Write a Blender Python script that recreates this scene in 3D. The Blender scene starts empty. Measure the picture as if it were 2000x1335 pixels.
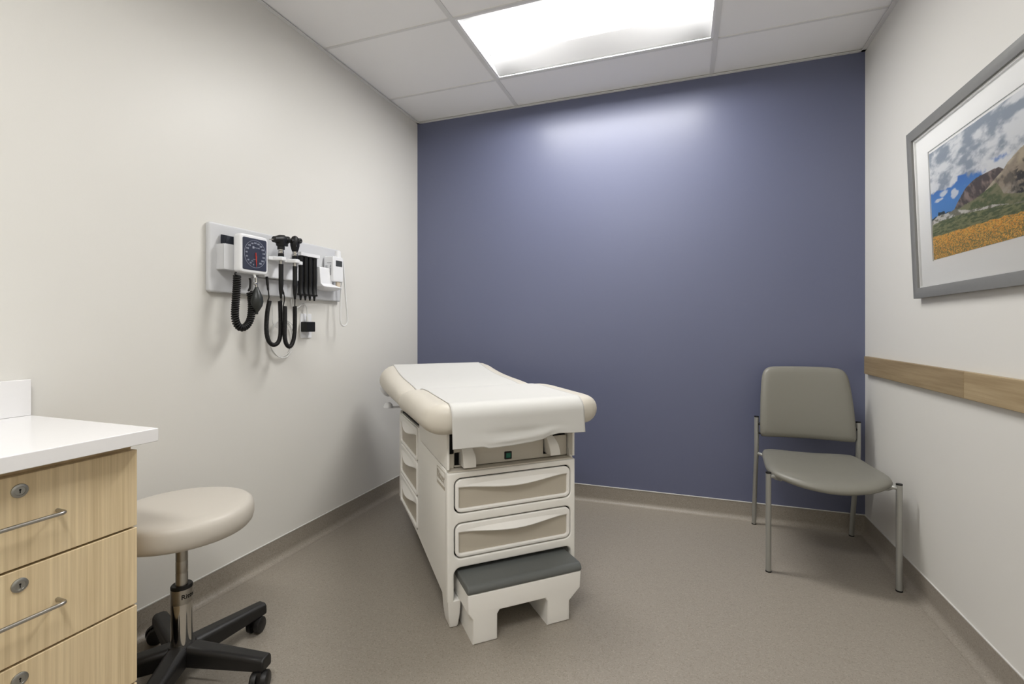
import bpy, bmesh, math, random
import numpy as np
from mathutils import Vector, Matrix

random.seed(4)
sc = bpy.context.scene
COL = sc.collection
PI = math.pi

# ------------------------------------------------------------------ camera, world, exposure
CAM_H = 1.09
cam_d = bpy.data.cameras.new('camera')
cam = bpy.data.objects.new('camera', cam_d)
COL.objects.link(cam)
cam.location = (0, 0, CAM_H)
cam.rotation_euler = (PI/2, 0, 0.3427)
cam_d.sensor_fit = 'HORIZONTAL'
cam_d.sensor_width = 36.0
cam_d.lens = 940/2000*36
cam_d.shift_y = (641-667.5)/2000
cam_d.clip_start = 0.02
sc.camera = cam

world = bpy.data.worlds.new('world')
sc.world = world
world.use_nodes = True
world.node_tree.nodes['Background'].inputs[0].default_value = (0.02, 0.02, 0.02, 1)

sc.view_settings.view_transform = 'Standard'
sc.view_settings.look = 'None'
sc.view_settings.exposure = 0.0
sc.view_settings.gamma = 1.0
sc.view_settings.use_curve_mapping = False
LENS_STRENGTH = 33.0

# room dimensions
XL, XR, YB, YF, ZC = -1.806, 0.907, 3.036, -1.10, 2.567

# ------------------------------------------------------------------ helpers
def lin(c):
    c = c/255.0
    return c/12.92 if c <= 0.04045 else ((c+0.055)/1.055)**2.4
def rgb(r, g, b): return (lin(r), lin(g), lin(b), 1.0)

def mat(name, col, rough=0.5, metal=0.0, spec=0.5, noise=0.0, nscale=40.0, bump=0.0, bscale=200.0, emit=None):
    m = bpy.data.materials.new(name); m.use_nodes = True
    nt = m.node_tree; b = nt.nodes['Principled BSDF']
    b.inputs['Base Color'].default_value = rgb(*col)
    b.inputs['Roughness'].default_value = rough
    b.inputs['Metallic'].default_value = metal
    b.inputs['Specular IOR Level'].default_value = spec
    tc = nt.nodes.new('ShaderNodeTexCoord')
    if noise > 0:
        n = nt.nodes.new('ShaderNodeTexNoise'); n.inputs['Scale'].default_value = nscale; n.inputs['Detail'].default_value = 4
        nt.links.new(tc.outputs['Object'], n.inputs['Vector'])
        r = nt.nodes.new('ShaderNodeMix'); r.data_type = 'RGBA'
        c = rgb(*col)
        r.inputs[6].default_value = tuple(x*(1-noise) for x in c[:3])+(1,)
        r.inputs[7].default_value = tuple(min(1, x*(1+noise)) for x in c[:3])+(1,)
        nt.links.new(n.outputs['Fac'], r.inputs[0]); nt.links.new(r.outputs[2], b.inputs['Base Color'])
    if bump > 0:
        n2 = nt.nodes.new('ShaderNodeTexNoise'); n2.inputs['Scale'].default_value = bscale; n2.inputs['Detail'].default_value = 3
        nt.links.new(tc.outputs['Object'], n2.inputs['Vector'])
        bp = nt.nodes.new('ShaderNodeBump'); bp.inputs['Strength'].default_value = bump; bp.inputs['Distance'].default_value = 0.002
        nt.links.new(n2.outputs['Fac'], bp.inputs['Height']); nt.links.new(bp.outputs['Normal'], b.inputs['Normal'])
    if emit:
        b.inputs['Emission Color'].default_value = (1.0, 0.99, 0.972, 1)
        b.inputs['Emission Strength'].default_value = emit
    return m

def wood(name, c1, c2, sv, rough=0.45):
    m = bpy.data.materials.new(name); m.use_nodes = True
    nt = m.node_tree; b = nt.nodes['Principled BSDF']
    tc = nt.nodes.new('ShaderNodeTexCoord'); mp = nt.nodes.new('ShaderNodeMapping')
    mp.inputs['Scale'].default_value = sv
    nt.links.new(tc.outputs['Object'], mp.inputs['Vector'])
    n = nt.nodes.new('ShaderNodeTexNoise'); n.inputs['Scale'].default_value = 1.0; n.inputs['Detail'].default_value = 6; n.inputs['Roughness'].default_value = 0.65
    nt.links.new(mp.outputs['Vector'], n.inputs['Vector'])
    r = nt.nodes.new('ShaderNodeValToRGB')
    r.color_ramp.elements[0].position = 0.33; r.color_ramp.elements[0].color = rgb(*c2)
    r.color_ramp.elements[1].position = 0.66; r.color_ramp.elements[1].color = rgb(*c1)
    nt.links.new(n.outputs['Fac'], r.inputs['Fac']); nt.links.new(r.outputs['Color'], b.inputs['Base Color'])
    b.inputs['Roughness'].default_value = rough
    b.inputs['Specular IOR Level'].default_value = 0.35
    return m

def vinyl(name):
    m = bpy.data.materials.new(name); m.use_nodes = True
    nt = m.node_tree; b = nt.nodes['Principled BSDF']
    tc = nt.nodes.new('ShaderNodeTexCoord')
    v = nt.nodes.new('ShaderNodeTexVoronoi'); v.inputs['Scale'].default_value = 300
    nt.links.new(tc.outputs['Object'], v.inputs['Vector'])
    s = nt.nodes.new('ShaderNodeSeparateColor'); nt.links.new(v.outputs['Color'], s.inputs['Color'])
    r = nt.nodes.new('ShaderNodeValToRGB'); r.color_ramp.interpolation = 'CONSTANT'
    e = r.color_ramp.elements
    e[0].position = 0.0; e[0].color = rgb(136, 128, 117)
    e[1].position = 0.10; e[1].color = rgb(147, 140, 129)
    for p, c in ((0.5, (151, 143, 132)), (0.78, (145, 137, 126)), (0.93, (159, 151, 140))):
        k = e.new(p); k.color = rgb(*c)
    nt.links.new(s.outputs['Red'], r.inputs['Fac'])
    nt.links.new(r.outputs['Color'], b.inputs['Base Color'])
    b.inputs['Roughness'].default_value = 0.42
    b.inputs['Specular IOR Level'].default_value = 0.4
    return m

class MB:
    def __init__(self): self.v = []; self.f = []
    def add(self, vs, fs, M=None):
        o = len(self.v)
        for p in vs:
            p = Vector(p); self.v.append(M @ p if M is not None else p)
        self.f += [tuple(i+o for i in f) for f in fs]
        return self
    def box(self, x0, x1, y0, y1, z0, z1, M=None):
        vs = [(x, y, z) for x in (x0, x1) for y in (y0, y1) for z in (z0, z1)]
        fs = [(0, 1, 3, 2), (4, 6, 7, 5), (0, 4, 5, 1), (2, 3, 7, 6), (0, 2, 6, 4), (1, 5, 7, 3)]
        return self.add(vs, fs, M)
    def loft(self, rings, cap0=True, cap1=True, M=None):
        n = len(rings[0]); vs = [p for r in rings for p in r]; fs = []
        for i in range(len(rings)-1):
            for j in range(n):
                k = (j+1) % n
                fs.append((i*n+j, i*n+k, (i+1)*n+k, (i+1)*n+j))
        if cap0: fs.append(tuple(range(n-1, -1, -1)))
        if cap1: fs.append(tuple((len(rings)-1)*n+j for j in range(n)))
        return self.add(vs, fs, M)
    def tube(self, pts, r, seg=12, closed=False, M=None):
        pts = [Vector(p) for p in pts]; n = len(pts)
        rs = r if isinstance(r, (list, tuple)) else [r]*n
        T = []
        for i in range(n):
            a = pts[(i-1) % n] if (closed or i > 0) else pts[i]
            b = pts[(i+1) % n] if (closed or i < n-1) else pts[i]
            t = (b-a)
            T.append(t.normalized() if t.length > 1e-9 else Vector((0, 0, 1)))
        ref = Vector((0, 0, 1)) if abs(T[0].z) < 0.9 else Vector((1, 0, 0))
        N = (ref - T[0]*ref.dot(T[0])).normalized()
        rings = []
        for i in range(n):
            N = (N - T[i]*N.dot(T[i]))
            N = N.normalized() if N.length > 1e-9 else T[i].orthogonal().normalized()
            B = T[i].cross(N)
            rings.append([pts[i] + (N*math.cos(a) + B*math.sin(a))*rs[i] for a in [2*PI*k/seg for k in range(seg)]])
        if closed: rings.append(rings[0])
        return self.loft(rings, not closed, not closed, M)
    def lathe(self, prof, seg=32, M=None):
        rings = [[(r*math.cos(2*PI*k/seg), r*math.sin(2*PI*k/seg), z) for k in range(seg)] for r, z in prof]
        return self.loft(rings, True, True, M)
    def grid(self, P, M=None):
        nu = len(P); nv = len(P[0]); fs = []
        for i in range(nu-1):
            for j in range(nv-1):
                fs.append((i*nv+j, (i+1)*nv+j, (i+1)*nv+j+1, i*nv+j+1))
        return self.add([p for r in P for p in r], fs, M)
    def mesh(self, me, M=None):
        return self.add([v.co for v in me.vertices], [tuple(p.vertices) for p in me.polygons], M)
    def build(self, name, m, parent=None, bevel=0.0, seg=2, sharp=35, subsurf=0, loc=None, solid=0.0):
        me = bpy.data.meshes.new(name)
        me.from_pydata([tuple(v) for v in self.v], [], self.f)
        bm = bmesh.new(); bm.from_mesh(me)
        bmesh.ops.remove_doubles(bm, verts=bm.verts, dist=1e-6)
        bmesh.ops.recalc_face_normals(bm, faces=bm.faces)
        bm.to_mesh(me); bm.free()
        me.materials.append(m)
        me.shade_smooth()
        me.set_sharp_from_angle(angle=math.radians(sharp))
        o = bpy.data.objects.new(name, me); COL.objects.link(o)
        if loc: o.location = loc
        if parent: o.parent = parent
        if solid:
            s = o.modifiers.new('solid', 'SOLIDIFY'); s.thickness = solid; s.offset = 0
        if bevel:
            bv = o.modifiers.new('bevel', 'BEVEL'); bv.width = bevel; bv.segments = seg
            bv.limit_method = 'ANGLE'; bv.angle_limit = math.radians(40); bv.harden_normals = True
        if subsurf:
            ss = o.modifiers.new('sub', 'SUBSURF'); ss.levels = subsurf; ss.render_levels = subsurf
        return o

def frameM(origin, u, v, n):
    u, v, n = Vector(u), Vector(v), Vector(n)
    return Matrix(((u.x, v.x, n.x, origin[0]), (u.y, v.y, n.y, origin[1]), (u.z, v.z, n.z, origin[2]), (0, 0, 0, 1)))

def rrect(a0, a1, b0, b1, r, n=6):
    out = []
    for cx, cy, s in ((a1-r, b1-r, 0), (a0+r, b1-r, 90), (a0+r, b0+r, 180), (a1-r, b0+r, 270)):
        for k in range(n+1):
            t = math.radians(s+90*k/n); out.append((cx+r*math.cos(t), cy+r*math.sin(t)))
    return out

def curve_mesh(cu):
    o = bpy.data.objects.new('temp', cu); COL.objects.link(o)
    dg = bpy.context.evaluated_depsgraph_get()
    me = bpy.data.meshes.new_from_object(o.evaluated_get(dg))
    bpy.data.objects.remove(o)
    return me

def plate(outer, holes, thick, bevel=0.0, bres=2):
    """filled outline with holes, thickness from n=0 (front at +thick) ; returned in the u,v,n frame"""
    cu = bpy.data.curves.new('temp', 'CURVE'); cu.dimensions = '2D'; cu.fill_mode = 'BOTH'
    cu.extrude = max(thick/2-bevel, 0.0001); cu.bevel_depth = bevel; cu.bevel_resolution = bres
    if bevel: cu.offset = -bevel
    for lp in [outer]+list(holes):
        sp = cu.splines.new('POLY'); sp.points.add(len(lp)-1)
        for p, q in zip(sp.points, lp): p.co = (q[0], q[1], 0, 1)
        sp.use_cyclic_u = True
    me = curve_mesh(cu)
    for v in me.vertices: v.co.z += thick/2
    return me

def text_mesh(s, size, depth=0.0004, align='CENTER', bold=False):
    cu = bpy.data.curves.new('temp', 'FONT'); cu.body = s; cu.size = size; cu.extrude = depth/2
    cu.align_x = align; cu.align_y = 'CENTER'; cu.resolution_u = 3
    if bold: cu.offset = size*0.02
    return curve_mesh(cu)

def smooth_path(pts, n):
    P = [Vector(p) for p in pts]; P = [P[0]*2-P[1]]+P+[P[-1]*2-P[-2]]
    dense = []
    for i in range(1, len(P)-2):
        for k in range(24):
            t = k/24.0; a, b, c, d = P[i-1], P[i], P[i+1], P[i+2]
            dense.append(0.5*((2*b)+(c-a)*t+(2*a-5*b+4*c-d)*t*t+(3*b-a-3*c+d)*t**3))
    dense.append(P[-2])
    L = [0.0]
    for a, b in zip(dense, dense[1:]): L.append(L[-1]+(b-a).length)
    out = []; j = 0
    for k in range(n):
        s = L[-1]*k/(n-1)
        while j < len(L)-2 and L[j+1] < s: j += 1
        t = (s-L[j])/max(L[j+1]-L[j], 1e-9)
        out.append(dense[j].lerp(dense[j+1], min(max(t, 0), 1)))
    return out

def coil_pts(path, R, turns, per=10, end_fade=True):
    n = turns*per+1
    P = smooth_path(path, n)
    out = []
    N = None
    for i in range(n):
        t = (P[min(i+1, n-1)]-P[max(i-1, 0)]).normalized()
        if N is None: N = t.orthogonal().normalized()
        N = (N - t*N.dot(t)).normalized(); B = t.cross(N)
        a = 2*PI*i/per
        out.append(P[i]+(N*math.cos(a)+B*math.sin(a))*R)
    return out

def tag(o, label=None, cat=None, group=None, kind=None):
    if label: o['label'] = label
    if cat: o['category'] = cat
    if group: o['group'] = group
    if kind: o['kind'] = kind
    return o
def thing(name, label, cat, loc=(0, 0, 0), rot=(0, 0, 0), group=None):
    o = bpy.data.objects.new(name, None); COL.objects.link(o)
    o.empty_display_size = 0.05
    o.location = loc; o.rotation_euler = rot
    return tag(o, label, cat, group)
def structure(o): o['kind'] = 'structure'; return o

# ------------------------------------------------------------------ materials
M_wall = mat('beige_eggshell_paint', (222, 220, 214), rough=0.42, spec=0.42, bump=0.06, bscale=260)
M_blue = mat('blue_eggshell_paint', (98, 103, 128), rough=0.44, spec=0.45, bump=0.03, bscale=260)
_b = M_blue.node_tree.nodes['Principled BSDF']; _b.inputs['Coat Weight'].default_value = 0.28; _b.inputs['Coat Roughness'].default_value = 0.28
M_tile = mat('white_ceiling_tile', (248, 247, 246), rough=0.9, spec=0.15, noise=0.015, nscale=300, bump=0.1, bscale=400)
M_grid = mat('grey_ceiling_grid', (226, 225, 223), rough=0.5)
M_vinyl = vinyl('speckled_taupe_vinyl')
M_caulk = mat('pale_cap_bead', (205, 203, 199), rough=0.4)
M_fix = mat('white_enamel', (240, 240, 240), rough=0.4)
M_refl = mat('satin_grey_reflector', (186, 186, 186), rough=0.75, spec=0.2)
M_lens = mat('lit_acrylic_lens', (245, 245, 245), rough=0.4, emit=LENS_STRENGTH)
M_cream = mat('cream_steel_enamel', (240, 238, 232), rough=0.38, noise=0.008, nscale=8)
M_plastic = mat('cream_moulded_plastic', (242, 240, 235), rough=0.36)
M_taupe = mat('taupe_drawer_panel', (186, 178, 163), rough=0.4)
M_bay = mat('warm_grey_panel', (206, 200, 188), rough=0.45)
M_vblack = mat('black_plastic', (17, 17, 17), rough=0.45, spec=0.35)
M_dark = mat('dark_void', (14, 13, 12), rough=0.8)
M_green = mat('green_switch', (20, 105, 85), rough=0.25)
M_uphol = mat('taupe_vinyl_upholstery', (210, 204, 192), rough=0.42, spec=0.4, bump=0.05, bscale=300)
M_paper = mat('white_paper', (206, 205, 201), rough=0.55, spec=0.3)
M_rubber = mat('grey_rubber_tread', (97, 100, 98), rough=0.45)
M_plinth = mat('grey_plinth', (110, 108, 102), rough=0.6)
M_stoolseat = mat('beige_stool_vinyl', (197, 191, 181), rough=0.4, spec=0.4)
M_chrome = mat('chrome', (205, 203, 198), rough=0.09, metal=1.0)
M_steel = mat('brushed_nickel', (176, 173, 167), rough=0.3, metal=1.0)
M_castblack = mat('black_nylon', (19, 18, 18), rough=0.45, bump=0.08, bscale=500)
M_chairvinyl = mat('grey_chair_vinyl', (124, 122, 113), rough=0.4, spec=0.4, bump=0.05, bscale=400)
M_silver = mat('silver_powder_coat', (168, 168, 163), rough=0.38, metal=0.55)
M_maple = wood('pale_oak_laminate', (230, 210, 172), (203, 181, 143), (100, 100, 1.6))
M_maple_edge = wood('pale_oak_edge', (222, 198, 158), (205, 180, 140), (40, 40, 2.0))
M_rail1 = wood('oak_rail', (158, 139, 108), (134, 115, 86), (40, 3.0, 70))
M_rail2 = wood('lighter_oak_rail', (176, 157, 124), (152, 132, 100), (40, 2.2, 60))
M_quartz = mat('white_quartz', (237, 236, 236), rough=0.22, noise=0.01, nscale=60)
M_board = mat('grey_white_board', (205, 206, 208), rough=0.4)
M_white = mat('white_plastic', (232, 233, 235), rough=0.35)
M_navy = mat('navy_dial_face', (52, 56, 72), rough=0.3)
M_pale = mat('pale_print', (160, 165, 178), rough=0.5)
M_red = mat('red_needle', (205, 62, 48), rough=0.4)
M_cuff = mat('charcoal_cuff_fabric', (38, 42, 52), rough=0.8, bump=0.2, bscale=900)
M_bulb = mat('dark_rubber_bulb', (40, 43, 41), rough=0.4)
M_cord = mat('black_cord', (18, 17, 16), rough=0.5, spec=0.3)
M_clear = mat('pale_blue_clear_cradle', (196, 212, 220), rough=0.25)
M_screen = mat('grey_screen', (66, 68, 68), rough=0.25)
M_tan = mat('tan_card', (206, 192, 172), rough=0.7)
M_ink = mat('grey_print', (96, 98, 108), rough=0.6)
M_inkblue = mat('blue_print', (66, 76, 110), rough=0.6)
M_frame = mat('grey_stained_wood_frame', (124, 124, 122), rough=0.5, noise=0.06, nscale=60)
M_mat = mat('white_mat_board', (247, 247, 245), rough=0.8)
M_lock = mat('satin_lock', (170, 170, 166), rough=0.32, metal=1.0)
M_wcord = mat('white_cord', (222, 222, 220), rough=0.45)

# ------------------------------------------------------------------ the room
structure(MB().box(XL-0.1, XR+0.1, YF-0.1, YB+0.1, -0.05, 0.0).build('floor', M_vinyl))
structure(MB().box(XL-0.1, XL, YF, YB, 0, ZC+0.35).build('wall_left', M_wall))
structure(MB().box(XR, XR+0.1, YF, YB, 0, ZC+0.35).build('wall_right', M_wall))
structure(MB().box(XL-0.1, XR+0.1, YB, YB+0.1, 0, ZC+0.35).build('wall_back', M_blue))
structure(MB().box(XL-0.1, XR+0.1, YF-0.1, YF, 0, ZC+0.35).build('wall_front', M_wall))

# dropped ceiling: lay-in tiles, tee grid, wall angle
gx = [XL, -1.045, 0.153, XR]
gy = [2.662-0.598*k for k in range(7)]
gy = [YB]+[y for y in gy if y > YF+0.1]+[YF]
LIGHT_CELLS = [(1, 2.064), (1, -0.328)]
t = MB()
for i in range(3):
    for j in range(len(gy)-1):
        y1, y0 = gy[j], gy[j+1]
        if any(i == a and abs(y0-b) < 0.02 for a, b in LIGHT_CELLS): continue
        t.box(gx[i]+0.001, gx[i+1]-0.001, y0+0.001, y1-0.001, ZC, ZC+0.016)
t.box(XL, XR, YF, YB, ZC+0.3, ZC+0.35)
ceil = structure(t.build('ceiling', M_tile))
g = MB()
W = 0.012
for x in gx[1:3]: g.box(x-W, x+W, YF, YB, ZC-0.004, ZC+0.004)
for y in gy[1:-1]: g.box(XL, XR, y-W*0.6, y+W*0.6, ZC-0.0035, ZC+0.0035)
g.build('ceiling_grid', M_grid, ceil)
a = MB()
a.box(XL, XL+0.02, YF, YB, ZC-0.008, ZC-0.005); a.box(XR-0.02, XR, YF, YB, ZC-0.008, ZC-0.005)
a.box(XL, XR, YB-0.02, YB, ZC-0.008, ZC-0.005); a.box(XL, XR, YF, YF+0.02, ZC-0.008, ZC-0.005)
a.build('wall_angle', M_grid, ceil)

# flash-cove base
def cove(name, x0, y0, x1, y1, inward):
    R = 0.03; prof = [(0.0, 0.0985), (0.003, 0.0985), (0.003, R)]
    for k in range(1, 9):
        th = PI - (PI/2)*k/8 
        prof.append((0.003+R+R*math.cos(th), R-R*math.sin(th)))
    prof += [(0.003+R, 0.0005), (0.0, 0.0005)]
    A, B = Vector((x0, y0, 0)), Vector((x1, y1, 0)); n = Vector(inward)
    rings = [[P+n*p+Vector((0, 0, z)) for p, z in prof] for P in (A, B)]
    o = structure(MB().loft(rings).build(name, M_vinyl, sharp=50))
    d = (B-A).normalized()
    c = MB()
    ring = [[P+n*p+Vector((0, 0, z)) for p, z in ((0, 0.0985), (0.0045, 0.0985), (0.0045, 0.102), (0.0, 0.103))] for P in (A, B)]
    c.loft(ring).build('cap_bead', M_caulk, o)
cove('baseboard_left', XL, YF, XL, YB, (1, 0, 0))
cove('baseboard_right', XR, YF, XR, YB, (-1, 0, 0))
cove('baseboard_back', XL, YB, XR, YB, (0, -1, 0))
cove('baseboard_front', XL, YF, XR, YF, (0, 1, 0))

# oak crash rail on the right wall: two lengths
structure(MB().box(XR-0.02, XR, 2.037, 2.985, 0.854, 0.945).build('trim_1', M_rail1, bevel=0.002))
structure(MB().box(XR-0.02, XR, 0.2, 2.036, 0.854, 0.945).build('trim_2', M_rail2, bevel=0.002))

# ------------------------------------------------------------------ ceiling lights
def troffer(y0, label):
    x0, x1, y1 = gx[1]+W, gx[2]-W, y0+0.598
    ya, yb = y0+0.008, y1-0.008
    yc = (ya+yb)/2; hw = (yb-ya)/2
    root = thing('ceiling_light', label, 'ceiling light', ((x0+x1)/2, yc, ZC), group='recessed ceiling lights')
    lx0, lx1 = x0-(x0+x1)/2, x1-(x0+x1)/2
    f = MB()
    o = rrect(lx0, lx1, -hw, hw, 0.002, 1); h = rrect(lx0+0.012, lx1-0.012, -hw+0.012, hw-0.012, 0.002, 1)
    f.mesh(plate(o, [h], 0.004), Matrix.Translation((0, 0, -0.002)))
    f.build('frame', M_fix, root)
    # pan
    p = MB(); X0, X1, HW = lx0+0.006, lx1-0.006, hw-0.006
    p.box(X0-0.004, X0, -HW, HW, 0.002, 0.11); p.box(X1, X1+0.004, -HW, HW, 0.002, 0.11)
    p.box(X0, X1, -HW, HW, 0.106, 0.11)
    p.box(X0, X1, -HW-0.004, -HW, 0.002, 0.11); p.box(X0, X1, HW, HW+0.004, 0.002, 0.11)
    p.build('housing', M_fix, root)
    LW = 0.150; LZ = 0.060
    for s in (-1, 1):
        r = MB(); rows = []
        for k in range(13):
            q = k/12.0
            yy = HW-0.002+(LW-HW)*q; zz = 0.004+LZ*(0.96*q+0.04*math.sin(q*PI/2))
            rows.append([(X0, s*yy, zz), (X1, s*yy, zz)])
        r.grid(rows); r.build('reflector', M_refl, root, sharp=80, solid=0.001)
    l = MB(); prof = []
    for k in range(17):
        th = PI*k/16
        prof.append((-LW*math.cos(th), LZ+0.0048-0.0015*math.sin(th)))
    prof += [(LW, LZ+0.011), (-LW, LZ+0.011)]
    l.loft([[(x, y, z) for y, z in prof] for x in (X0+0.012, X1-0.012)])
    l.build('lens', M_lens, root, sharp=50)
    for xa, xb in ((X0, X0+0.0115), (X1-0.0115, X1)):
        e = MB(); e.loft([[(x, y*1.02, z+(-0.0015 if z < LZ+0.007 else 0.004)) for y, z in prof] for x in (xa, xb)])
        e.build('end_cap', M_fix, root, sharp=50)
    return root
troffer(LIGHT_CELLS[0][1], 'lit recessed ceiling light with rounded centre lens beside the blue wall')
troffer(LIGHT_CELLS[1][1], 'lit recessed ceiling light overhead, mirrored lower on the blue wall')

# ------------------------------------------------------------------ examination table
TO = (-0.776, 1.583, 0.0)
PHI = math.radians(42.5)
table = thing('exam_table', 'cream examination table with taupe cushions and pull-out step in the corner', 'exam table', TO, (0, 0, PHI))
BX0, BX1, BL = -0.04, 0.49, 0.985
def F_front(y): return frameM((0, y, 0), (1, 0, 0), (0, 0, 1), (0, -1, 0))      # n points to the viewer
def F_left(x): return frameM((x, 0, 0), (0, -1, 0), (0, 0, 1), (-1, 0, 0))
D1 = (-0.008, 0.466, 0.419, 0.540); D2 = (-0.008, 0.466, 0.256, 0.377)
gap = 0.0045
def grow(r, k): return (r[0]-k, r[1]+k, r[2]-k, r[3]+k)
body = MB()
outer = [(BX0, 0.565), (BX0, 0.105), (-0.034, 0.096), (-0.013, 0.096), (-0.013, 0.190)]
for k in range(7):
    th = PI-(PI/2)*k/6; outer.append((0.012+0.025*math.cos(th), 0.194+0.025*math.sin(th)))
for k in range(7):
    th = PI/2-(PI/2)*k/6; outer.append((0.446+0.025*math.cos(th), 0.194+0.025*math.sin(th)))
outer += [(0.471, 0.096), (0.484, 0.096), (BX1, 0.105), (BX1, 0.565)]
body.mesh(plate(outer, [rrect(*grow(D1, gap), 0.026), rrect(*grow(D2, gap), 0.026)], 0.03, 0.006, 3), F_front(0.026))
# side with the drawer opening, bottom edge rising to the head
SD = [(0.482, 0.632), (0.322, 0.476), (0.170, 0.316)]
so = [(-0.02, 0.565), (-0.02, 0.101), (-0.5, 0.148), (-BL, 0.172), (-BL, 0.628), (-0.475, 0.640), (-0.462, 0.602), (-0.44, 0.588), (-0.03, 0.575)]
body.mesh(plate(so, [rrect(-0.93, -0.498, a-0.004, b+0.004, 0.02) for a, b in SD], 0.016, 0.003), F_left(BX0+0.016))
body.box(BX1-0.012, BX1, 0.02, BL, 0.11, 0.60)
body.box(BX0+0.004, BX1-0.004, BL-0.016, BL, 0.15, 0.64)
body.box(BX0+0.01, BX1-0.006, 0.02, 0.14, 0.553, 0.565)
body.build('cabinet_shell', M_cream, table, sharp=30)
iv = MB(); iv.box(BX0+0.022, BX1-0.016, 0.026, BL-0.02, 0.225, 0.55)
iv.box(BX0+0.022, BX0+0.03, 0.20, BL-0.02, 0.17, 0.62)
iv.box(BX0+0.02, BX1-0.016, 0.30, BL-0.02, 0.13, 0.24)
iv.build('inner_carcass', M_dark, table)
MB().box(0.02, 0.43, 0.14, 0.9, 0.02, 0.10).build('plinth', M_plinth, table, bevel=0.004)
# upper side cheeks framing the stirrup bay
up = MB()
uo = [(0.0, 0.578), (0.0, 0.700)]
for k in range(6):
    th = 0-(-PI/2)*0; a_ = (PI/2)*k/5
    uo.append((-0.022+0.022*math.cos(a_), 0.702+0.020*math.sin(a_)))
uo += [(-0.475, 0.722), (-0.475, 0.610), (-0.46, 0.594), (-0.43, 0.590)]
up.mesh(plate(uo, [], 0.010, 0.002), F_left(BX0+0.011))
up.build('cheek', M_cream, table)
up2 = MB(); up2.mesh(plate(uo, [], 0.010, 0.002), F_left(BX1))
up2.build('cheek', M_cream, table)
dp = MB(); dp.box(BX0+0.008, BX1-0.008, 0.002, 0.15, 0.5655, 0.571)
dp.build('deck_plate', M_bay, table, bevel=0.001)
bay = MB(); bay.mesh(plate(rrect(-0.002, 0.475, 0.574, 0.655, 0.006), [rrect(0.000, 0.030, 0.580, 0.628, 0.001, 1), rrect(0.368, 0.400, 0.586, 0.645, 0.001, 1)], 0.006, 0.001), F_front(0.045))
bay.build('control_panel', M_bay, table)
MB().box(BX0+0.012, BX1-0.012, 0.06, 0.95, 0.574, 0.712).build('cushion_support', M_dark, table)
MB().box(-0.028, -0.004, 0.034, 0.04, 0.572, 0.625).build('bracket_plate', M_bay, table)
sw = MB(); sw.mesh(plate(rrect(0.200, 0.230, 0.583, 0.613, 0.003), [], 0.005, 0.001), F_front(0.040)); swo = sw.build('power_switch', M_vblack, table)
sg = MB(); sg.mesh(plate(rrect(0.2055, 0.2245, 0.5885, 0.6075, 0.002), [], 0.003, 0.001), F_front(0.0355)); sg.build('switch_button', M_green, swo)
# stirrup arms: boxed ends that taper to the top
def stirrup(x0, x1, z0, zt, lean):
    s = MB(); rings = []
    for k in range(9):
        q = k/8.0; z = z0+(zt-z0)*q
        w1 = x1-(x1-x0)*0.35*max(0, (q-0.45)/0.55)**1.5
        yy0 = -0.006+0.03*q**2
        rings.append([(x0+lean*q, yy0, z), (w1+lean*q, yy0, z), (w1+lean*q, 0.06, z), (x0+lean*q, 0.06, z)])
    s.loft(rings)
    return s.build('stirrup_arm', M_plastic, table, bevel=0.004, seg=3)
stirrup(0.022, 0.072, 0.578, 0.662, 0.0); stirrup(0.380, 0.424, 0.588, 0.668, -0.01)
# drawers
def table_drawer(r, M, name, band, sag, rad=0.024, proud=0.004):
    x0, x1, z0, z1 = r; w = x1-x0
    fr = MB()
    bt = 0.013
    inner = [(x0+bt, z0+bt+0.004)]
    for k in range(5):
        th = PI+(PI/2)*k/4; inner.append((x0+bt+0.010+0.010*math.cos(th), z0+bt+0.010+0.010*math.sin(th)))
    inner = inner[1:]
    for k in range(5):
        th = -PI/2+(PI/2)*k/4; inner.append((x1-bt-0.010+0.010*math.cos(th), z0+bt+0.010+0.010*math.sin(th)))
    lip = []
    for k in range(25):
        q = k/24.0; c = (0.5-0.5*math.cos(2*PI*q))**0.8
        lip.append((x1-bt-(w-2*bt)*q, z1-band-sag*c))
    inner += lip
    fr.mesh(plate(rrect(x0, x1, z0, z1, rad), [inner], 0.018, 0.004, 3), M)
    d = fr.build(name, M_plastic, table, sharp=30)
    pn = MB(); pn.mesh(plate(rrect(x0+bt-0.003, x1-bt+0.003, z0+bt-0.003, z1-0.01, 0.008), [], 0.006, 0.0), M @ Matrix.Translation((0, 0, 0.003)))
    pn.build('drawer_panel', M_taupe, d)
    # rolled grip lip
    gp = MB(); rows = []
    for k in range(25):
        q = k/24.0; c = (0.5-0.5*math.cos(2*PI*q))**0.8
        x = x0+bt+0.002+(w-2*bt-0.004)*q
        zb = z1-band-sag*c
        out = 0.018+0.016*c
        rows.append([(x, z1-0.016, 0.0165), (x, z1-0.016-(z1-0.016-zb)*0.5, 0.0175+(out-0.018)*0.55), (x, zb+0.004, out), (x, zb, out-0.003), (x, zb+0.002, out-0.006), (x, zb+0.012, 0.0145)])
    gp.loft([[M @ Vector(p) for p in r_] for r_ in rows])
    gp.build('grip', M_plastic, d, sharp=50)
    return d
for r in (D1, D2): table_drawer(r, F_front(0.013), 'front_drawer', 0.030, 0.014)
for a_, b_ in SD: table_drawer((-0.926, -0.502, a_, b_), F_left(BX0+0.013), 'side_drawer', 0.034, 0.022, 0.018)
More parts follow.
